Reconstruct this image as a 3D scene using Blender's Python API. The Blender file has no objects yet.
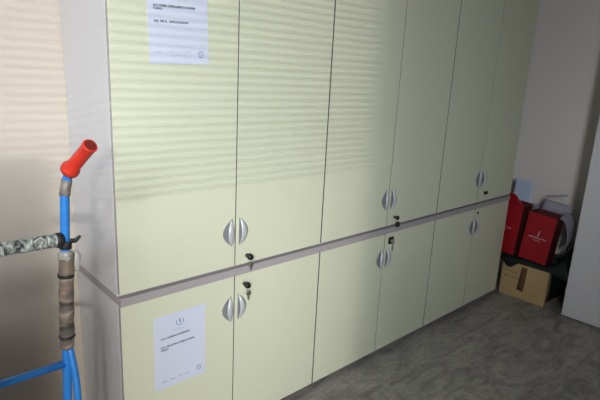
import bpy, bmesh, math, random
from mathutils import Vector, Matrix, Euler, noise as mnoise
random.seed(7)
S = bpy.context.scene
COL = S.collection
PI = math.pi

# ------------------------------------------------------------------ materials
def srgb(r, g, b):
    f = lambda c: (c/255/12.92) if c/255 <= .04045 else ((c/255+.055)/1.055)**2.4
    return (f(r), f(g), f(b), 1)

def mat(name, col, rough=.5, metal=0., noise=None, bump=None, spec=.5, coat=0.):
    m = bpy.data.materials.new(name); m.use_nodes = True
    nt = m.node_tree; b = nt.nodes['Principled BSDF']
    b.inputs['Base Color'].default_value = col
    b.inputs['Roughness'].default_value = rough
    b.inputs['Metallic'].default_value = metal
    b.inputs['Specular IOR Level'].default_value = spec
    b.inputs['Coat Weight'].default_value = coat
    tc = nt.nodes.new('ShaderNodeTexCoord')
    if noise:
        sc, amt, col2 = noise
        n = nt.nodes.new('ShaderNodeTexNoise'); n.inputs['Scale'].default_value = sc
        n.inputs['Detail'].default_value = 5
        nt.links.new(tc.outputs['Object'], n.inputs['Vector'])
        r = nt.nodes.new('ShaderNodeValToRGB')
        r.color_ramp.elements[0].position = .5-amt; r.color_ramp.elements[1].position = .5+amt
        r.color_ramp.elements[0].color = col; r.color_ramp.elements[1].color = col2
        nt.links.new(n.outputs['Fac'], r.inputs['Fac'])
        nt.links.new(r.outputs['Color'], b.inputs['Base Color'])
    if bump:
        sc, st = bump
        n = nt.nodes.new('ShaderNodeTexNoise'); n.inputs['Scale'].default_value = sc
        nt.links.new(tc.outputs['Object'], n.inputs['Vector'])
        bp = nt.nodes.new('ShaderNodeBump'); bp.inputs['Strength'].default_value = st
        bp.inputs['Distance'].default_value = .002
        nt.links.new(n.outputs['Fac'], bp.inputs['Height'])
        nt.links.new(bp.outputs['Normal'], b.inputs['Normal'])
    return m

M = {}
M['wall'] = mat('wall_plaster', (.59, .525, .45, 1), .8, noise=(3, .3, (.56, .50, .43, 1)), bump=(90, .25))
M['wall_right'] = mat('wall_plaster_grey', (.74, .69, .65, 1), .8, noise=(2.5, .3, (.70, .655, .615, 1)), bump=(90, .25))
M['ceiling'] = mat('ceiling_paint', (.30, .29, .28, 1), .9)
M['wall_dark'] = mat('dim_brown_wall_paint', (.16, .14, .125, 1), .85, bump=(90, .25))
M['door'] = mat('cream_laminate', (.69, .71, .55, 1), .30, noise=(1.2, .3, (.675, .695, .54, 1)), spec=.4, bump=(6, .05))
M['edge'] = mat('grey_edge_band', (.13, .125, .13, 1), .45)
M['carcass'] = mat('pale_grey_laminate', (.70, .695, .73, 1), .5, noise=(1.5, .3, (.66, .655, .69, 1)))
M['top'] = mat('grey_top_laminate', (.40, .365, .385, 1), .45)
M['plinth'] = mat('black_plinth', (.012, .012, .012, 1), .6)
M['handle'] = mat('satin_grey_metal', (.60, .61, .65, 1), .38, .25)
M['handle_base'] = mat('grey_handle_base', (.30, .30, .33, 1), .45, .3)
M['black'] = mat('black_plastic', (.012, .013, .013, 1), .3)
M['steel'] = mat('key_steel', (.62, .6, .55, 1), .28, .9)
M['paper'] = mat('paper_sleeve', (.68, .72, .88, 1), .25, noise=(5, .3, (.66, .70, .85, 1)), bump=(9, .9))
M['ink'] = mat('dark_ink', (.10, .10, .14, 1), .7)
M['faint'] = mat('faint_ink', (.42, .45, .58, 1), .7)
M['blue_ink'] = mat('blue_ink', (.13, .16, .40, 1), .7)
M['blue'] = mat('blue_paint', (.03, .21, .62, 1), .32, noise=(40, .2, (.025, .185, .56, 1)))
M['red_grip'] = mat('red_rubber', (.54, .03, .016, 1), .38)
M['red_dark'] = mat('dark_red_disc', (.16, .012, .008, 1), .6)  # darker red for the flat disc on each grip end
M['tape_black'] = mat('black_tape', (.015, .015, .017, 1), .5)
M['rust'] = mat('scraped_metal', (.20, .17, .16, 1), .6, .3, noise=(60, .15, (.30, .27, .25, 1)))
M['wheel'] = mat('black_tyre', (.02, .02, .02, 1), .8)
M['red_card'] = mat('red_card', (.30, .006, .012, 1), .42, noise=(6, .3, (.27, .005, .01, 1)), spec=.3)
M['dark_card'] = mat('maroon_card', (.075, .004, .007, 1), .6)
M['grey_card'] = mat('grey_card_inside', (.32, .29, .36, 1), .2)
M['white_card'] = mat('pale_blue_card_inside', (.48, .54, .70, 1), .3)
M['white_ink'] = mat('white_print', (.55, .42, .42, 1), .6)
M['cardboard'] = mat('brown_cardboard', (.44, .30, .14, 1), .8, noise=(7, .3, (.40, .27, .125, 1)), bump=(60, .2))
M['brown_tape'] = mat('brown_parcel_tape', (.115, .055, .025, 1), .35, noise=(30, .2, (.10, .05, .022, 1)))
M['bag'] = mat('black_green_plastic', (.005, .010, .009, 1), .45, bump=(18, .8), spec=.25)
M['pen'] = mat('marker_pen', (.16, .10, .055, 1), .8)
M['panel'] = mat('lilac_grey_laminate', (.60, .585, .615, 1), .42, noise=(1.3, .3, (.58, .565, .595, 1)))
M['frame'] = mat('white_window_frame', (.7, .7, .7, 1), .4)
M['blind'] = mat('blind_slats', (.6, .6, .58, 1), .5)
M['clear'] = mat('clear_plastic_wrap', (.50, .49, .47, 1), .15, bump=(70, 1.))
M['clear'].node_tree.nodes['Principled BSDF'].inputs['Alpha'].default_value = .55

def striped(name, stops, sx, sn, axis=0, rough=.5, distort=3.):
    """wrapped tape: bands along one axis, broken up by noise"""
    m = bpy.data.materials.new(name); m.use_nodes = True
    nt = m.node_tree; b = nt.nodes['Principled BSDF']; b.inputs['Roughness'].default_value = rough
    tc = nt.nodes.new('ShaderNodeTexCoord')
    mp = nt.nodes.new('ShaderNodeMapping')
    s = [sn, sn, sn]; s[axis] = sx; mp.inputs['Scale'].default_value = s
    n = nt.nodes.new('ShaderNodeTexNoise'); n.inputs['Scale'].default_value = 1; n.inputs['Detail'].default_value = 4
    n.inputs['Distortion'].default_value = distort*.3
    r = nt.nodes.new('ShaderNodeValToRGB')
    e = r.color_ramp.elements
    e[0].position, e[0].color = stops[0]; e[1].position, e[1].color = stops[-1]
    for p, c in stops[1:-1]:
        x = e.new(p); x.color = c
    nt.links.new(tc.outputs['Object'], mp.inputs['Vector']); nt.links.new(mp.outputs['Vector'], n.inputs['Vector'])
    nt.links.new(n.outputs['Fac'], r.inputs['Fac']); nt.links.new(r.outputs['Color'], b.inputs['Base Color'])
    return m
M['camo'] = striped('camouflage_tape', [(.36, (.02, .022, .025, 1)), (.44, (.16, .18, .17, 1)), (.52, (.26, .29, .27, 1)), (.60, (.55, .58, .55, 1))], 100, 60, 0, .4)
M['foam'] = striped('dirty_foam_wrap', [(.34, (.05, .042, .038, 1)), (.44, (.13, .115, .10, 1)), (.54, (.21, .15, .11, 1)), (.66, (.30, .27, .235, 1))], 38, 12, 2, .45)

def floor_mat():
    m = bpy.data.materials.new('marbled_floor_tiles'); m.use_nodes = True
    nt = m.node_tree; b = nt.nodes['Principled BSDF']; b.inputs['Roughness'].default_value = .5
    L = nt.links.new; N = nt.nodes.new
    tc = N('ShaderNodeTexCoord')
    n1 = N('ShaderNodeTexNoise'); n1.inputs['Scale'].default_value = 3.2; n1.inputs['Detail'].default_value = 9
    n1.inputs['Roughness'].default_value = .68; n1.inputs['Distortion'].default_value = 1.6
    mp = N('ShaderNodeMapping'); mp.inputs['Scale'].default_value = (1, 2.3, 1); mp.inputs['Rotation'].default_value = (0, 0, .25)
    L(tc.outputs['Object'], mp.inputs['Vector']); L(mp.outputs['Vector'], n1.inputs['Vector'])
    r = N('ShaderNodeValToRGB'); e = r.color_ramp.elements
    e[0].position = .30; e[0].color = (.12, .112, .105, 1); e[1].position = .70; e[1].color = (.40, .375, .35, 1)
    x = e.new(.45); x.color = (.235, .222, .208, 1); x = e.new(.53); x.color = (.30, .283, .265, 1)
    L(n1.outputs['Fac'], r.inputs['Fac'])
    n2 = N('ShaderNodeTexNoise'); n2.inputs['Scale'].default_value = 45; n2.inputs['Detail'].default_value = 4
    L(tc.outputs['Object'], n2.inputs['Vector'])
    mx = N('ShaderNodeMixRGB'); mx.blend_type = 'OVERLAY'; mx.inputs['Fac'].default_value = .35
    L(r.outputs['Color'], mx.inputs['Color1']); L(n2.outputs['Fac'], mx.inputs['Color2'])
    # grout joints every 0.587 m
    sp = N('ShaderNodeSeparateXYZ'); L(tc.outputs['Object'], sp.inputs['Vector'])
    def joint(out, off):
        a = N('ShaderNodeMath'); a.operation = 'SUBTRACT'; a.inputs[1].default_value = off; L(out, a.inputs[0])
        d = N('ShaderNodeMath'); d.operation = 'PINGPONG'; d.inputs[1].default_value = .587/2; L(a.outputs[0], d.inputs[0])
        c = N('ShaderNodeMath'); c.operation = 'LESS_THAN'; c.inputs[1].default_value = .0035; L(d.outputs[0], c.inputs[0])
        return c.outputs[0]
    jx = joint(sp.outputs['X'], .965); jy = joint(sp.outputs['Y'], -.188)
    mm = N('ShaderNodeMath'); mm.operation = 'MAXIMUM'; L(jx, mm.inputs[0]); L(jy, mm.inputs[1])
    ms = N('ShaderNodeMath'); ms.operation = 'MULTIPLY'; ms.inputs[1].default_value = .32; L(mm.outputs[0], ms.inputs[0])
    m2 = N('ShaderNodeMixRGB'); m2.inputs['Color2'].default_value = (.07, .066, .062, 1)
    L(ms.outputs[0], m2.inputs['Fac']); L(mx.outputs['Color'], m2.inputs['Color1'])
    L(m2.outputs['Color'], b.inputs['Base Color'])
    rr = N('ShaderNodeMapRange'); rr.inputs['To Min'].default_value = .38; rr.inputs['To Max'].default_value = .62
    L(n1.outputs['Fac'], rr.inputs['Value']); L(rr.outputs['Result'], b.inputs['Roughness'])
    return m
M['floor'] = floor_mat()

# ------------------------------------------------------------------ helpers
def link(name, bm, mats, parent=None, smooth=False, loc=None, rot=None):
    me = bpy.data.meshes.new(name)
    bmesh.ops.recalc_face_normals(bm, faces=bm.faces[:])
    bm.to_mesh(me); bm.free()
    for m_ in (mats if isinstance(mats, (list, tuple)) else [mats]): me.materials.append(m_)
    if smooth:
        for p in me.polygons: p.use_smooth = True
    o = bpy.data.objects.new(name, me); COL.objects.link(o)
    if parent: o.parent = parent
    if loc is not None: o.location = loc
    if rot is not None: o.rotation_euler = rot
    return o

def thing(name, label, cat, loc=(0, 0, 0), rot=(0, 0, 0), group=None):
    o = bpy.data.objects.new(name, None); COL.objects.link(o)
    o.location = loc; o.rotation_euler = rot; o.empty_display_size = .1
    o['label'] = label; o['category'] = cat
    if group: o['group'] = group
    return o

def tag(o, label, cat, group=None):
    o['label'] = label; o['category'] = cat
    if group: o['group'] = group

def box(bm, x0, x1, y0, y1, z0, z1, bevel=0, edge_mi=None, front='y'):
    r = bmesh.ops.create_cube(bm, size=1)
    for v in r['verts']:
        v.co = Vector(((x0+x1)/2+v.co.x*(x1-x0), (y0+y1)/2+v.co.y*(y1-y0), (z0+z1)/2+v.co.z*(z1-z0)))
    fs = set(f for v in r['verts'] for f in v.link_faces)
    if edge_mi is not None:
        bmesh.ops.recalc_face_normals(bm, faces=list(fs))
        for f in fs:
            f.normal_update()
            if abs(f.normal.y) < .5: f.material_index = edge_mi
    if bevel:
        bmesh.ops.bevel(bm, geom=list(set(e for f in fs for e in f.edges)), offset=bevel, segments=2, affect='EDGES', profile=.6)
    return bm

def tube(bm, pts, rad, seg=14, caps=True, jitter=0, mi=0):
    pts = [Vector(p) for p in pts]; n = len(pts)
    rads = rad if isinstance(rad, (list, tuple)) else [rad]*n
    rings = []; up = None
    for i, p in enumerate(pts):
        d = (pts[min(i+1, n-1)]-pts[max(i-1, 0)]).normalized()
        if up is None: up = Vector((0, 0, 1)) if abs(d.z) < .9 else Vector((1, 0, 0))
        a = up-d*up.dot(d); a.normalize(); up = a; b = d.cross(a)
        ring = []
        for k in range(seg):
            t = 2*PI*k/seg; rr = rads[i]
            if jitter: rr += jitter*mnoise.noise(Vector((p.x*30+math.cos(t)*1.3, p.y*30+math.sin(t)*1.3, p.z*30)))
            ring.append(bm.verts.new(p+(a*math.cos(t)+b*math.sin(t))*rr))
        rings.append(ring)
    for i in range(n-1):
        for k in range(seg):
            f = bm.faces.new((rings[i][k], rings[i][(k+1) % seg], rings[i+1][(k+1) % seg], rings[i+1][k])); f.material_index = mi
            f.smooth = True
    if caps:
        for r in (rings[0], rings[-1]):
            f = bm.faces.new(r); f.material_index = mi
    return bm

def lerp_pts(a, b, n):
    a = Vector(a); b = Vector(b)
    return [a.lerp(b, i/n) for i in range(n+1)]

def curved(pts, n=8):
    """Catmull-Rom through the points"""
    P = [Vector(p) for p in pts]; P = [P[0]*2-P[1]]+P+[P[-1]*2-P[-2]]; out = []
    for i in range(1, len(P)-2):
        for k in range(n):
            t = k/n; a, b, c, d = P[i-1:i+3]
            out.append(.5*((2*b)+(c-a)*t+(2*a-5*b+4*c-d)*t*t+(3*b-a-3*c+d)*t**3))
    out.append(P[-2]); return out

def sheet(bm, c00, c10, c11, c01, bulge=(0, 0, 0), thick=.002, nu=8, nv=8, wob=0):
    """a thick bent panel through four corners; bulge pushes the middle out"""
    c00, c10, c11, c01, bg = map(Vector, (c00, c10, c11, c01, bulge))
    nrm = (c10-c00).cross(c01-c00).normalized()
    L = []
    for s in (0, 1):
        g = []
        for i in range(nu+1):
            row = []
            for j in range(nv+1):
                u, v = i/nu, j/nv
                p = (c00*(1-u)+c10*u)*(1-v)+(c01*(1-u)+c11*u)*v+bg*(4*v*(1-v))
                if wob: p = p+nrm*wob*mnoise.noise(Vector((u*3, v*3, c00.x*9)))
                row.append(bm.verts.new(p+nrm*thick*(s-.5)))
            g.append(row)
        L.append(g)
    for s in (0, 1):
        for i in range(nu):
            for j in range(nv):
                bm.faces.new((L[s][i][j], L[s][i+1][j], L[s][i+1][j+1], L[s][i][j+1])).smooth = True
    for i in range(nu):
        for j in (0, nv): bm.faces.new((L[0][i][j], L[0][i+1][j], L[1][i+1][j], L[1][i][j]))
    for j in range(nv):
        for i in (0, nu): bm.faces.new((L[0][i][j], L[0][i][j+1], L[1][i][j+1], L[1][i][j]))
    return bm

def letters(name, text, size, m, parent, loc, rot, extr=.0002, align='LEFT', width=None, bold=0.):
    cu = bpy.data.curves.new(name, 'FONT'); cu.body = text; cu.size = size; cu.extrude = extr; cu.align_x = align
    cu.offset = bold
    t = bpy.data.objects.new(name, cu); COL.objects.link(t)
    bpy.context.view_layer.update()
    dg = bpy.context.evaluated_depsgraph_get()
    me = bpy.data.meshes.new_from_object(t.evaluated_get(dg)); me.name = name
    bpy.data.objects.remove(t)
    if width:
        xs = [v.co.x for v in me.vertices]; k = width/(max(xs)-min(xs))
        for v in me.vertices: v.co.x *= k
    me.materials.clear(); me.materials.append(m)
    o = bpy.data.objects.new(name, me); COL.objects.link(o)
    o.parent = parent; o.location = loc; o.rotation_euler = rot
    return o

def structure(o):
    o['kind'] = 'structure'; return o

# ------------------------------------------------------------------ room
XL, XR, YB, YF, ZC = -3.1, 3.27, .412, -2.6, 2.85
def slab(name, m, *b):
    bm = bmesh.new(); box(bm, *b); return structure(link(name, bm, m))
slab('floor', M['floor'], XL-.15, XR+.15, YF-.15, YB+.15, -.1, 0)
slab('ceiling', M['ceiling'], XL-.15, XR+.15, YF-.15, YB+.15, ZC, ZC+.1)
slab('wall_back', M['wall'], XL-.15, XR+.15, YB, YB+.15, 0, ZC)
slab('wall_right', M['wall_right'], XR, XR+.15, YF, YB, 0, ZC)
slab('wall_left', M['wall_dark'], XL-.15, XL, YF, YB, 0, ZC)
# front wall (behind the camera) with the window opening
WX0, WX1, WZ0, WZ1 = -2.75, -.62, 1.10, 2.60
bm = bmesh.new()
box(bm, XL-.15, WX0, YF-.15, YF, 0, ZC); box(bm, WX1, XR+.15, YF-.15, YF, 0, ZC)
box(bm, WX0, WX1, YF-.15, YF, 0, WZ0); box(bm, WX0, WX1, YF-.15, YF, WZ1, ZC)
structure(link('wall_front', bm, M['wall_dark']))
bm = bmesh.new(); f_ = .05
box(bm, WX0, WX0+f_, YF-.11, YF-.06, WZ0, WZ1); box(bm, WX1-f_, WX1, YF-.11, YF-.06, WZ0, WZ1)
box(bm, WX0+f_, WX1-f_, YF-.11, YF-.06, WZ0, WZ0+f_); box(bm, WX0+f_, WX1-f_, YF-.11, YF-.06, WZ1-f_, WZ1)
win = structure(link('window_1', bm, M['frame']))
# venetian blind hanging in front of the window: slats slanting with the daylight
bm = bmesh.new()
pitch = .0145; ZBL = 1.70; nsl = int((WZ1-ZBL)/pitch)
for i in range(nsl):
    z = ZBL+i*pitch; y0 = YF+.015
    dz = .0036
    vs = [bm.verts.new(c) for c in ((WX0-.02, y0, z+dz), (WX1+.02, y0, z+dz), (WX1+.02, y0+.015, z-dz), (WX0-.02, y0+.015, z-dz))]
    vt = [bm.verts.new(v.co+Vector((0, 0, .0006))) for v in vs]
    bm.faces.new(vs); bm.faces.new(vt)
    for a in range(4): bm.faces.new((vs[a], vs[(a+1) % 4], vt[(a+1) % 4], vt[a]))
bl = link('venetian_blind', bm, M['blind'])
tag(bl, 'venetian blind of pale horizontal slats hanging over the window', 'blind')
bm = bmesh.new(); box(bm, WX0-.03, WX1+.03, YF+.005, YF+.045, WZ1, WZ1+.04, .003); link('head_rail', bm, M['frame'], bl)

slab('added_shade_blocker', M['wall_dark'], XL, -.80, -1.27, -1.19, 0, 1.50)  # unseen slab added to shade the lower left of the back wall

# ------------------------------------------------------------------ cabinets
PX = .4697
XS = [-.0054, .4592, .9341, 1.4139, 1.8808, 2.3513, 2.8155]
D = YB-.004                     # back of the cabinets
TH = .018                       # door thickness
ZU, ZL = .764, .7205            # bottom of upper doors, top of lower doors
ZTOP, ZBOT = 2.18, .035
HZ = {'u': (.904, .907, .919), 'l': (.583, .584, .600)}

def handle_mesh(side):
    """bowed grip strap, straight along the seam and curved on the other side"""
    bm = bmesh.new(); H = .052; w = .021; nu, nv = 24, 6
    G = []
    for s in (0, 1):
        g = []
        for i in range(nu+1):
            t = -1+2*i/nu; a = max(0, math.cos(t*PI/2))
            lift = .0010+.0185*a**.6
            row = []
            for j in range(nv+1):
                v = j/nv
                x = side*v*(.0045+w*a**.8)
                y = -(lift+.0030*math.sin(v*PI))-(0 if s else -.0030)
                row.append(bm.verts.new((x, y, t*H)))
            g.append(row)
        G.append(g)
    for s in (0, 1):
        for i in range(nu):
            for j in range(nv):
                bm.faces.new((G[s][i][j], G[s][i+1][j], G[s][i+1][j+1], G[s][i][j+1])).smooth = True
    for i in range(nu):
        for j in (0, nv): bm.faces.new((G[0][i][j], G[0][i+1][j], G[1][i+1][j], G[1][i][j]))
    for j in range(nv):
        for i in (0, nu): bm.faces.new((G[0][i][j], G[0][i][j+1], G[1][i][j+1], G[1][i][j]))
    return bm

def handle_base_mesh(side):
    bm = bmesh.new(); H = .055; w = .040; nu = 20
    outer = [(side*w*math.cos(t*PI/2)**.85 if abs(t) < 1 else 0, t*H) for t in [-1+2*i/nu for i in range(nu+1)]]
    inner = [(-side*.002, H*.98), (-side*.002, -H*.98)]
    pts = outer+inner
    lo = [bm.verts.new((x, -.0002, z)) for x, z in pts]; hi = [bm.verts.new((x, -.0032, z)) for x, z in pts]
    bm.faces.new(lo); bm.faces.new(hi)
    for k in range(len(pts)):
        k2 = (k+1) % len(pts); bm.faces.new((lo[k], lo[k2], hi[k2], hi[k]))
    return bm

def add_handle(parent, x, z, side):
    o = link('handle', handle_mesh(side), M['handle'], parent, loc=(x, 0, z))
    link('handle_base', handle_base_mesh(side), M['handle_base'], o)
    return o

def door(parent, x0, x1, z0, z1, side, hz, ox):
    ga, gb = (.0038 if x0 > .1 else .0006, .0022) if side < 0 else (.0022, .0038)
    bm = bmesh.new(); box(bm, x0+ga-ox, x1-gb-ox, 0, TH, z0, z1, .0008, edge_mi=1)
    d = link('door', bm, [M['door'], M['edge'] if x0 > .1 else M['top']], parent)
    hx = (x0+.018 if side > 0 else x1-.018)-ox
    add_handle(d, hx, hz, side)
    return d

def lock(parent, x, z, kind, ox):
    """cylinder lock, with whatever key hangs from it"""
    bm = bmesh.new(); tube(bm, [(x-ox, 0, z), (x-ox, -.004, z)], .009, 20)
    lk = link('lock', bm, M['steel'] if kind != 'hole' else M['black'], parent)
    X = x-ox
    def disc_key(yy, dx, rz):
        bm = bmesh.new(); tube(bm, [(X, -.004, z), (X, -.012, z)], [.0065, .0065], 16)
        tube(bm, [(X, -.012, z), (X, -.020, z), (X, -.030, z), (X, -.036, z)], [.009, .0125, .0125, .009], 20)
        return bm
    if kind in ('knob_key', 'knob_tag'):
        link('key_knob', disc_key(0, 0, 0), M['black'], lk, smooth=False)
        bm = bmesh.new()
        # ring and hanging key
        ring = [(X+.004+.008*math.cos(a), -.026, z-.018+.008*math.sin(a)) for a in [2*PI*k/16 for k in range(17)]]
        tube(bm, ring, .0011, 6, caps=False)
        link('key_ring', bm, M['steel'], lk)
        bm = bmesh.new()
        if kind == 'knob_key':
            tube(bm, [(X+.006, -.0235, z-.036), (X+.006, -.0285, z-.036)], .011, 16)
            box(bm, X+.003, X+.009, -.0272, -.0248, z-.066, z-.045, .0005)
        else:
            tube(bm, [(X+.004, -.024, z-.034), (X+.004, -.028, z-.034)], .009, 16)
            box(bm, X+.0005, X+.0075, -.0272, -.0248, z-.055, z-.041, .0005)
        link('spare_key', bm, M['steel'], lk)
    elif kind == 'key_down':                          # silver key with a black headed twin on the ledge
        bm = bmesh.new(); tube(bm, [(X, -.004, z), (X, -.018, z)], [.005, .005], 12)
        tube(bm, [(X, -.018, z), (X-.001, -.029, z)], .0105, 16)
        link('key_knob', bm, M['black'], lk)
        bm = bmesh.new(); ring = [(X+.004+.008*math.cos(a), -.024, z-.014+.010*math.sin(a)) for a in [2*PI*k/16 for k in range(17)]]
        tube(bm, ring, .0012, 6, caps=False); link('key_ring', bm, M['steel'], lk)
        bm = bmesh.new(); tube(bm, [(X+.004, -.020, z-.037), (X+.004, -.030, z-.037)], .015, 18)
        link('spare_key', bm, M['black'], lk)
    elif kind == 'square':
        bm = bmesh.new(); box(bm, X-.019, X+.019, -.012, -.003, z-.019, z+.019, .003)
        link('lock_plate', bm, M['black'], lk)
        bm = bmesh.new(); tube(bm, [(X, -.010, z), (X, -.024, z)], .0090, 16); link('key_head', bm, M['steel'], lk)
        bm = bmesh.new(); box(bm, X+.006, X+.015, -.016, -.0125, z-.060, z-.022, .001)
        ring = [(X+.009+.006*math.cos(a), -.016, z-.018+.008*math.sin(a)) for a in [2*PI*k/16 for k in range(17)]]
        tube(bm, ring, .001, 6, caps=False)
        link('spare_key', bm, M['steel'], lk)
    elif kind == 'short':
        bm = bmesh.new(); tube(bm, [(X, -.004, z), (X, -.014, z)], .006, 12)
        box(bm, X-.017, X+.017, -.024, -.012, z-.009, z+.011, .003)
        link('key_knob', bm, M['black'], lk)
    return lk

lock_kinds = [('knob_tag', 'knob_key'), ('key_down', 'square'), ('short', 'hole')]
lock_pos = [((.515, .797), (.505, .678)), ((1.472, .806), (1.458, .680)), ((2.418, .823), (2.378, .690))]
ulab = ['tall cream upper cabinet at the left end, white sheet taped to its left door',
        'middle tall cream upper cabinet of three, black key lying on the ledge below it',
        'tall cream upper cabinet at the right end, next to the bare grey wall']
llab = ['low cream cabinet at the left end, notice sheet taped to its left door',
        'middle low cream cabinet with a square black lock and hanging key',
        'low cream cabinet at the right end, beside the cardboard box']
for k in range(3):
    a, m_, b = XS[2*k:2*k+3]
    # lower cabinet
    t = thing('low_cabinet', llab[k], 'cabinet', (a, 0, 0), group='low cabinets standing on the floor')
    w = b-a; g = .0008
    bm = bmesh.new(); box(bm, g, w-g, TH+.003, D, ZBOT, ZL+.001, .0008)
    link('body', bm, M['carcass'], t)
    bm = bmesh.new(); box(bm, g, w-g, -.004, D, ZL+.0015, ZL+.0315, .001)
    link('top_panel', bm, M['top'], t)
    bm = bmesh.new(); box(bm, .004, w-.004, .05, D-.02, 0, ZBOT)
    link('plinth', bm, M['plinth'], t)
    door(t, a, m_, ZBOT, ZL-.001, -1, HZ['l'][k], a)
    d2 = door(t, m_, b, ZBOT, ZL-.001, 1, HZ['l'][k], a)
    lock(d2, *lock_pos[k][1], lock_kinds[k][1], a)
    # upper cabinet, resting on the lower one
    zb = ZL+.0325
    t = thing('upper_cabinet', ulab[k], 'cabinet', (a, 0, zb), group='tall cabinets stacked on the low ones')
    bm = bmesh.new(); box(bm, g, w-g, TH+.003, D, 0, ZTOP-zb, .0008)
    link('body', bm, M['carcass'], t)
    dl = door(t, a, m_, ZU-zb, ZTOP-.004-zb, -1, HZ['u'][k]-zb, a)
    dr = door(t, m_, b, ZU-zb, ZTOP-.004-zb, 1, HZ['u'][k]-zb, a)
    lock(dr, lock_pos[k][0][0], lock_pos[k][0][1]-zb, lock_kinds[k][0], a)

# ------------------------------------------------------------------ sheets taped on the doors
def notice(name, label, x, z, th, lower):
    """x, z = bottom-left corner"""
    t = thing(name, label, 'sheet', (x, -.0012, z), (0, -th, 0), group='printed sheets on the doors')
    W_, H_ = .213, .298
    bm = bmesh.new(); sheet(bm, (0, 0, 0), (W_, 0, 0), (W_, 0, H_), (0, 0, H_), thick=.0006, nu=10, nv=10)
    for f in bm.faces: f.smooth = False
    link('paper', bm, M['paper'], t)
    R_ = (PI/2, 0, 0); y = -.0006
    if not lower:
        letters('printed_text', 'ACC. DOMIN. SUPERALIMENTI D\'ALPININI', .0095, M['ink'], t, (.019, y, .171), R_, width=.148, bold=.0004)
        letters('printed_text', 'TORINO', .0085, M['ink'], t, (.019, y, .162), R_, width=.032, bold=.0003)
        letters('printed_text', 'DEL 700 E.  APPLICAZIONI', .009, M['ink'], t, (.019, y, .125), R_, width=.120, bold=.0004)
        for q, (xx, ww) in enumerate(((.022, .016), (.060, .085), (.070, .060))):
            letters('printed_text', ['EN', 'Via Roma 15 - Torino', 'Tel. 011 55'][q], .007, M['faint'], t, (xx, y, [.032, .036, .024][q]), R_, width=ww)
        sx, sz = .184, .031
    else:
        letters('printed_text', 'ACC. ALIMENTI SUPERIORI', .009, M['ink'], t, (.026, y, .203), R_, width=.118, bold=.0004)
        letters('printed_text', 'ACC. BIBLIOTECA OPERE ALPININI', .009, M['ink'], t, (.026, y, .168), R_, width=.138, bold=.0004)
        letters('printed_text', 'TORINO', .011, M['ink'], t, (.026, y, .156), R_, width=.030, bold=.0004)
        for q, (xx, ww) in enumerate(((.030, .016), (.060, .022), (.096, .016), (.124, .020))):
            letters('printed_text', ['EN', 'Via', 'TO', '011'][q], .010, M['faint'], t, (xx, y, .026), R_, width=ww, bold=.0004)
        letters('printed_text', 'PROVINCIA', .007, M['faint'], t, (.078, y, .226), R_, width=.050)
        bm = bmesh.new()
        arc = [(.104+.015*math.cos(a), y, .258+.015*math.sin(a)) for a in [PI*.85+(PI*1.3)*k/20 for k in range(21)]]
        tube(bm, arc, .0012, 6)
        tube(bm, [(.104, y, .252), (.104, y, .260), (.104, y, .270)], [.0018, .0028, .0012], 8)
        link('crest', bm, M['blue_ink'], t)
        sx, sz = .183, .034
    bm = bmesh.new()
    tube(bm, [(sx+.0085*math.cos(a), y, sz+.0095*math.sin(a)) for a in [2*PI*k/24 for k in range(25)]], .0011, 6, caps=False)
    tube(bm, [(sx-.003, y, sz-.004), (sx+.003, y, sz), (sx-.002, y, sz+.004)], .0009, 6)
    link('round_stamp', bm, M['blue_ink'], t)
    bm = bmesh.new()
    return t
notice('printed_sheet', 'white printed sheet taped to the upper left cabinet door', .122, 1.519, .032, False)
notice('printed_sheet', 'white printed sheet with a crest taped to the lower left cabinet door', .1115, .345, .002, True)

# ------------------------------------------------------------------ blue hand trolley
t = thing('hand_trolley', 'blue tubular hand trolley with a red grip leaning before the beige wall, beside the cabinets', 'trolley', (-.34, -.42, 0))
def T(p): return Vector(p)-Vector((-.34, -.42, 0))
XC = -.50
def mir(p): return (2*XC-p[0], p[1], p[2])
rail = [(-.338, -.40, .03), (-.330, -.40, .25), (-.314, -.40, .52), (-.301, -.40, .75), (-.292, -.40, .95), (-.284, -.40, 1.10), (-.2785, -.40, 1.200), (-.276, -.400, 1.235), (-.270, -.402, 1.266), (-.2655, -.408, 1.284)]
br = [(-.291, -.405, .868), (-.288, -.425, .80), (-.291, -.44, .72), (-.300, -.455, .50), (-.315, -.46, .25), (-.330, -.45, .04)]
tipd = (Vector((-.2465, -.485, 1.3475))-Vector((-.2662, -.406, 1.283)))
g0 = Vector((-.2662, -.406, 1.283)); 
for s_ in (0, 1):
    f = (lambda p: T(mir(p))) if s_ else (lambda p: T(p))
    bm = bmesh.new(); tube(bm, curved([f(p) for p in rail], 6), .0100, 16); link('rail', bm, M['blue'], t)
    bm = bmesh.new(); tube(bm, curved([f(p) for p in br], 6), .0085, 12); link('brace', bm, M['blue'], t)
    # scraped joint under the grip
    bm = bmesh.new(); tube(bm, [f(p) for p in ((-.2768, -.40, 1.228), (-.2745, -.400, 1.245), (-.2705, -.402, 1.263))], .0113, 16); link('rail_joint', bm, M['rust'], t)
    # grip
    P = [g0+tipd*k for k in (0, .02, .09, .13, .16, .92, .98, 1.0)]
    rr = [.0150, .0200, .0200, .0180, .0148, .0146, .0156, .0145]
    bm = bmesh.new(); tube(bm, [f(tuple(p)) for p in P], rr, 28)
    gr = link('grip', bm, M['red_grip'], t)
    gr['label'] = 'red rubber grip'
    bm = bmesh.new(); tube(bm, [f(tuple(g0+tipd*k)) for k in (.99, 1.006)], .0118, 20); link('grip_end', bm, M['red_dark'], gr)
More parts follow.
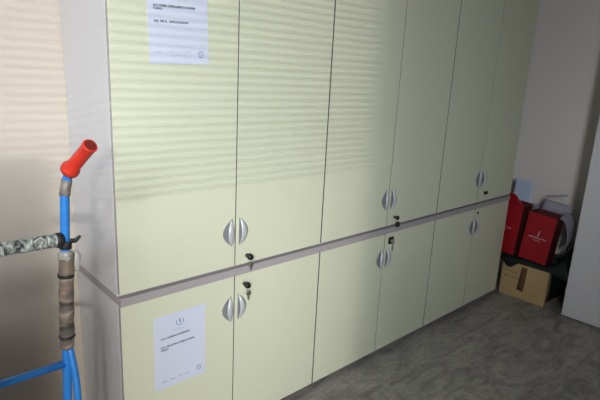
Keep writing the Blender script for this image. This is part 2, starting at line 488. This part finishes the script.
# upper crossbar wrapped in camouflage tape
bm = bmesh.new(); tube(bm, [T((-.28, -.40, 1.131)), T((-.72, -.40, 1.131))], .009, 12); link('crossbar', bm, M['blue'], t)
bm = bmesh.new()
pts = lerp_pts(T((-.300, -.402, 1.131)), T((-.69, -.402, 1.134)), 60)
tube(bm, pts, [.0148+.0004*math.sin(i*1.3) for i in range(61)], 20, jitter=.0010)
c = link('camouflage_wrap', bm, M['camo'], t); c['label'] = 'camouflage tape wrapped round the crossbar'
bm = bmesh.new(); tube(bm, lerp_pts(T((-.288, -.401, 1.130)), T((-.303, -.402, 1.131)), 4), [.0150, .017, .0168, .0172, .016], 18, jitter=.002)
link('tape_end', bm, M['tape_black'], t)
bm = bmesh.new(); tube(bm, [T((-.272, -.385, 1.118)), T((-.262, -.405, 1.124)), T((-.253, -.41, 1.134))], [.006, .0055, .003], 8)
tube(bm, lerp_pts(T((-.283, -.40, 1.108)), T((-.2815, -.40, 1.126)), 3), .0135, 14)
link('cable_tie', bm, M['tape_black'], t)
# lower crossbar
bm = bmesh.new(); tube(bm, [T((-.297, -.40, .8265)), T((-.70, -.40, .829))], .0088, 14); link('crossbar', bm, M['blue'], t)
bm = bmesh.new(); tube(bm, [T((-.33, -.40, .30)), T((-.67, -.40, .30))], .0088, 14); link('crossbar', bm, M['blue'], t)
# foam padding round the rail
bm = bmesh.new()
n = 46; pts = lerp_pts(T((-.282, -.402, 1.100)), T((-.296, -.402, .866)), n)
rr = [.0155+(.0007 if i % 9 < 4 else 0) for i in range(n+1)]; rr[0] = .012; rr[-1] = .012; rr[-2] = .016
tube(bm, pts, rr, 22, jitter=.0016)
c = link('foam_padding', bm, M['foam'], t); c['label'] = 'dirty foam padding taped round the rail'
bm = bmesh.new(); tube(bm, lerp_pts(T((-.2862, -.402, 1.049)), T((-.2866, -.402, 1.042)), 3), .0175, 20, jitter=.001)
link('tape_band', bm, M['tape_black'], t); bm = bmesh.new()
tube(bm, lerp_pts(T((-.2938, -.402, .900)), T((-.2942, -.402, .893)), 3), [.0165, .0182, .018, .016], 20, jitter=.002)
link('tape_band', bm, M['tape_black'], t)
bm = bmesh.new(); tube(bm, lerp_pts(T((-.2825, -.402, 1.104)), T((-.284, -.402, 1.082)), 5), [.010, .014, .0165, .017, .0168, .016], 18, jitter=.004)
tube(bm, lerp_pts(T((-.262, -.40, 1.098)), T((-.262, -.40, 1.050)), 8), [.004, .008, .010, .011, .010, .009, .007, .005, .003], 14, jitter=.008)
link('plastic_wrap', bm, M['clear'], t)
# toe plate, axle, wheels near the floor
bm = bmesh.new(); box(bm, .34-.69, .34-.31, -.24, -.02, .004, .010, .001); link('toe_plate', bm, M['blue'], t)
bm = bmesh.new(); tube(bm, [(.09-.03, .075, .10), (-.38, .075, .10)], .008, 12); link('axle', bm, M['steel'], t)
for x in (.055, -.375):
    bm = bmesh.new(); tube(bm, [(x-.02, .075, .10), (x-.014, .075, .10), (x+.014, .075, .10), (x+.02, .075, .10)], [.085, .10, .10, .085], 28)
    w_ = link('wheel', bm, M['wheel'], t)
    bm = bmesh.new(); tube(bm, [(x-.023, .075, .10), (x+.023, .075, .10)], .03, 18); link('wheel_hub', bm, M['steel'], w_)
for x in (.010, -.330):
    bm = bmesh.new(); tube(bm, [(x, .01, .10), (x, .075, .10)], .007, 10); link('axle_bracket', bm, M['blue'], t)

# ------------------------------------------------------------------ cardboard box
t = thing('cardboard_box', 'brown cardboard box on the floor, taped down its front with faint pen writing', 'box', (2.872, -.330, 0))
BW, BD, BH = .330, .335, .258
bm = bmesh.new(); box(bm, 0, BD, 0, BW, 0, BH, .002); link('carton', bm, M['cardboard'], t)
bm = bmesh.new(); sheet(bm, (-.0012, .187, .244), (-.0012, .147, .244), (-.0012, .156, .060), (-.0012, .202, .066), thick=.0012, nu=2, nv=8)
link('parcel_tape', bm, M['brown_tape'], t)
bm = bmesh.new(); box(bm, .0, BD, .1675-.0008, .1675+.0008, BH-.0005, BH+.0008); link('lid_seam', bm, M['brown_tape'], t)
letters('pen_writing', 'CAVI RIC', .030, M['pen'], t, (-.0012, .310, .180), (PI/2, 0, -PI/2), width=.095)
letters('pen_writing', 'ROUTER', .026, M['pen'], t, (-.0012, .308, .140), (PI/2, 0, -PI/2), width=.105)

# ------------------------------------------------------------------ dark plastic bag on the carton
bm = bmesh.new()
nu, nv = 46, 40
X0, X1, Y0, Y1 = 2.876, 3.235, -.455, .030
def bag_top(u, v):
    x = X0+(X1-X0)*u; y = Y0+(Y1-Y0)*v
    e = min(u, 1-u, v, 1-v)
    r = min(1, e/.10); z = BH+.003+(.038+.014*mnoise.noise(Vector((x*9, y*9, 3))))*math.sqrt(max(0, 1-(1-r)**2))
    # heap bulging up at the side nearest the tall panel
    q = max(0, 1-((y+.415)/.092)**2)*max(0, 1-((x-3.08)/.20)**2)
    z = min(z, .306)+.14*q*r
    return x, y, z
G = []
for i in range(nu+1):
    row = []
    for j in range(nv+1):
        x, y, z = bag_top(i/nu, j/nv)
        row.append(bm.verts.new((x, y, z)))
    G.append(row)
B = []
for i in range(nu+1):
    row = []
    for j in range(nv+1):
        u, v = i/nu, j/nv; x = X0+(X1-X0)*u; y = Y0+(Y1-Y0)*v
        z = BH+.0015
        if y < -.33: z -= .02*min(1, (-.33-y)/.06)      # sags past the carton's edge
        row.append(bm.verts.new((x, y, z)))
    B.append(row)
for i in range(nu):
    for j in range(nv):
        bm.faces.new((G[i][j], G[i+1][j], G[i+1][j+1], G[i][j+1])).smooth = True
        bm.faces.new((B[i][j], B[i+1][j], B[i+1][j+1], B[i][j+1]))
for i in range(nu):
    for j in (0, nv): bm.faces.new((G[i][j], G[i+1][j], B[i+1][j], B[i][j]))
for j in range(nv):
    for i in (0, nu): bm.faces.new((G[i][j], G[i][j+1], B[i][j+1], B[i][j]))
bag = link('plastic_bag', bm, M['bag'])
tag(bag, 'crumpled black plastic bag lying flat on the cardboard box, under the red boxes', 'bag')
# hanging fold over the carton's front corner
bm = bmesh.new(); sheet(bm, (2.8625, .020, BH+.020), (2.8625, -.125, BH+.014), (2.8605, -.070, .222), (2.8605, -.038, .220), thick=.004, nu=8, nv=6, wob=.003)
link('bag_corner', bm, M['bag'], bag)

bm = bmesh.new(); sheet(bm, (2.89, -.338, BH+.008), (3.21, -.338, BH+.012), (3.20, -.340, .02), (2.885, -.338, .035), bulge=(0, -.012, 0), thick=.004, nu=8, nv=8, wob=.004)  # dark sheet over the carton's near side, standing in for its shade
link('carton_side_shade', bm, M['bag'], bag)

# ------------------------------------------------------------------ red gift cartons
def red_box(label, loc, rot, W_, H_, Dp, flaps, logo_y):
    """local: x = depth away from viewer, y across, z up; front face at x=0, spans y -W..0"""
    t = thing('red_gift_box', label, 'box', loc, rot, group='red gift cartons')
    k = .0035
    bm = bmesh.new(); box(bm, 0, k, -W_, 0, 0, H_, .0006); link('front_panel', bm, M['red_card'], t)
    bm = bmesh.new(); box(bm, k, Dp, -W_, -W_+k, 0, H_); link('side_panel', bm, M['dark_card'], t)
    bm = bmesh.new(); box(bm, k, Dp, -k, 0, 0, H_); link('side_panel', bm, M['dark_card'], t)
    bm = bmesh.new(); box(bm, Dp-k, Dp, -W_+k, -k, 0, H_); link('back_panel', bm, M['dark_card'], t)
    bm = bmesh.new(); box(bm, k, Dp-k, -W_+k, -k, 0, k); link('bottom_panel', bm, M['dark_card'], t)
    zz = H_*.50
    R_ = (PI/2, 0, -PI/2)
    letters('printed_name', 'FERRANDO & FIGLI', .014, M['white_ink'], t, (-.0006, logo_y+.060, zz-.002), R_, width=.118, bold=.0003)
    letters('printed_name', 'TORINO', .010, M['white_ink'], t, (-.0006, logo_y+.030, zz-.020), R_, width=.055)
    bm = bmesh.new()
    tube(bm, [(-.0006, logo_y, zz+.014), (-.0006, logo_y-.001, zz+.026), (-.0006, logo_y-.003, zz+.040), (-.0006, logo_y-.003, zz+.046)], [.0028, .0045, .0035, .001], 10)
    tube(bm, [(-.0006, logo_y-.003, zz+.048), (-.0006, logo_y-.005, zz+.053), (-.0006, logo_y-.007, zz+.055)], [.002, .0042, .002], 10)
    for v in bm.verts: v.co.x = -.0006+(v.co.x+.0006)*.12
    link('emblem', bm, M['white_ink'], t)
    return t
r1 = red_box('red gift box with a white emblem and open grey flaps, on the black bag', (2.868, -.102, .316), (math.radians(4.8), 0, math.radians(2)), .190, .345, .15, True, -.095)
# flaps of the front red box (local coordinates)
def fl(name, parent, m, *a, **k):
    bm = bmesh.new(); sheet(bm, *a, **k); return link(name, bm, m, parent, smooth=False)
H1 = .345
fl('lid_flap', r1, M['grey_card'], (.150, -.002, H1), (.150, -.188, H1), (.215, -.180, H1+.062), (.215, -.010, H1+.066), bulge=(.02, 0, -.03), thick=.002)
fl('lid_flap', r1, M['grey_card'], (.035, -.192, H1+.002), (.148, -.192, H1+.03), (.185, -.272, H1-.185), (.085, -.260, H1-.235), bulge=(.01, -.022, .045), thick=.002, wob=.006)
fl('lid_flap', r1, M['grey_card'], (.10, -.004, H1), (.150, -.010, H1), (.17, -.030, H1+.055), (.12, -.004, H1+.035), bulge=(0, .01, .0), thick=.002)
fl('lid_flap', r1, M['grey_card'], (.212, -.02, H1+.080), (.205, -.155, H1+.125), (.23, -.155, H1+.131), (.225, -.02, H1+.088), bulge=(0, 0, .006), thick=.0015)

r2 = red_box('red gift box half hidden behind the cabinet end, pale inner flap standing up', (2.885, .068, .312), (math.radians(3.5), 0, 0), .126, .375, .15, True, -.012)
H2 = .375
fl('lid_flap', r2, M['white_card'], (.150, .035, H2-.02), (.150, -.110, H2-.02), (.165, -.092, H2+.155), (.165, .045, H2+.150), bulge=(.01, 0, 0), thick=.003)
fl('front_flap', r2, M['red_card'], (0.001, -.122, H2), (0.001, -.002, H2), (-.004, -.002, H2+.075), (-.004, -.055, H2+.070), thick=.003)

# ------------------------------------------------------------------ tall grey cupboard at the right
t = thing('tall_cupboard', 'tall lilac-grey cupboard at the right edge, standing on the floor near the boxes', 'cupboard', (2.842, -.462, 0))
bm = bmesh.new(); box(bm, .019, XR-2.842-.006, -1.0, -.001, .03, 2.15, .001); link('body', bm, M['panel'], t)
for a, b in ((-.499, 0), (-1.0, -.502)):
    bm = bmesh.new(); box(bm, 0, .018, a, b, .012, 2.15, .0008); link('door', bm, M['panel'], t)
bm = bmesh.new(); box(bm, .03, XR-2.842-.02, -.98, -.02, 0, .03); link('plinth', bm, M['plinth'], t)

# ------------------------------------------------------------------ light
w = bpy.data.worlds.new('world'); S.world = w; w.use_nodes = True
w.node_tree.nodes['Background'].inputs['Color'].default_value = (.75, .85, 1, 1)
w.node_tree.nodes['Background'].inputs['Strength'].default_value = .6
def light(name, typ, loc, dirv, energy, col, **k):
    l = bpy.data.lights.new(name, typ); l.energy = energy; l.color = col
    for a, b in k.items(): setattr(l, a, b)
    o = bpy.data.objects.new(name, l); COL.objects.link(o); o.location = loc
    o.rotation_euler = Vector(dirv).to_track_quat('-Z', 'Y').to_euler(); return o
light('window_daylight', 'AREA', (-2.0, YF-.16, 2.12), (0, 1, 0), 190, (.90, .96, 1), shape='RECTANGLE', size=1.0, size_y=.85)
Ld = Vector((.42, .90, -.20)).normalized()
light('low_sun_glint', 'AREA', Vector((-.27, -.4, 1.25))-Ld*5.5, (0, 1, 0), 105, (1, .96, .88), shape='RECTANGLE', size=.18, size_y=.0155)
light('hazy_sky_glow', 'AREA', Vector((-.27, -.4, 1.25))-Ld*5.45, Ld, 92, (1, .96, .88), shape='RECTANGLE', size=.55, size_y=.42)

# ------------------------------------------------------------------ camera
cam = bpy.data.cameras.new('camera'); co = bpy.data.objects.new('camera', cam); COL.objects.link(co)
cam.sensor_width = 36; cam.sensor_fit = 'HORIZONTAL'; cam.lens = 497.57/600*36
cam.clip_start = .05
co.location = (-.61311, -1.51402, 1.50729)
co.rotation_euler = Euler((1.32410836, -.0484200631, -.735901266), 'XYZ')
S.camera = co
S.view_settings.view_transform = 'Standard'; S.view_settings.look = 'None'
S.view_settings.gamma = 1; S.view_settings.use_curve_mapping = False
S.view_settings.exposure = 0.05
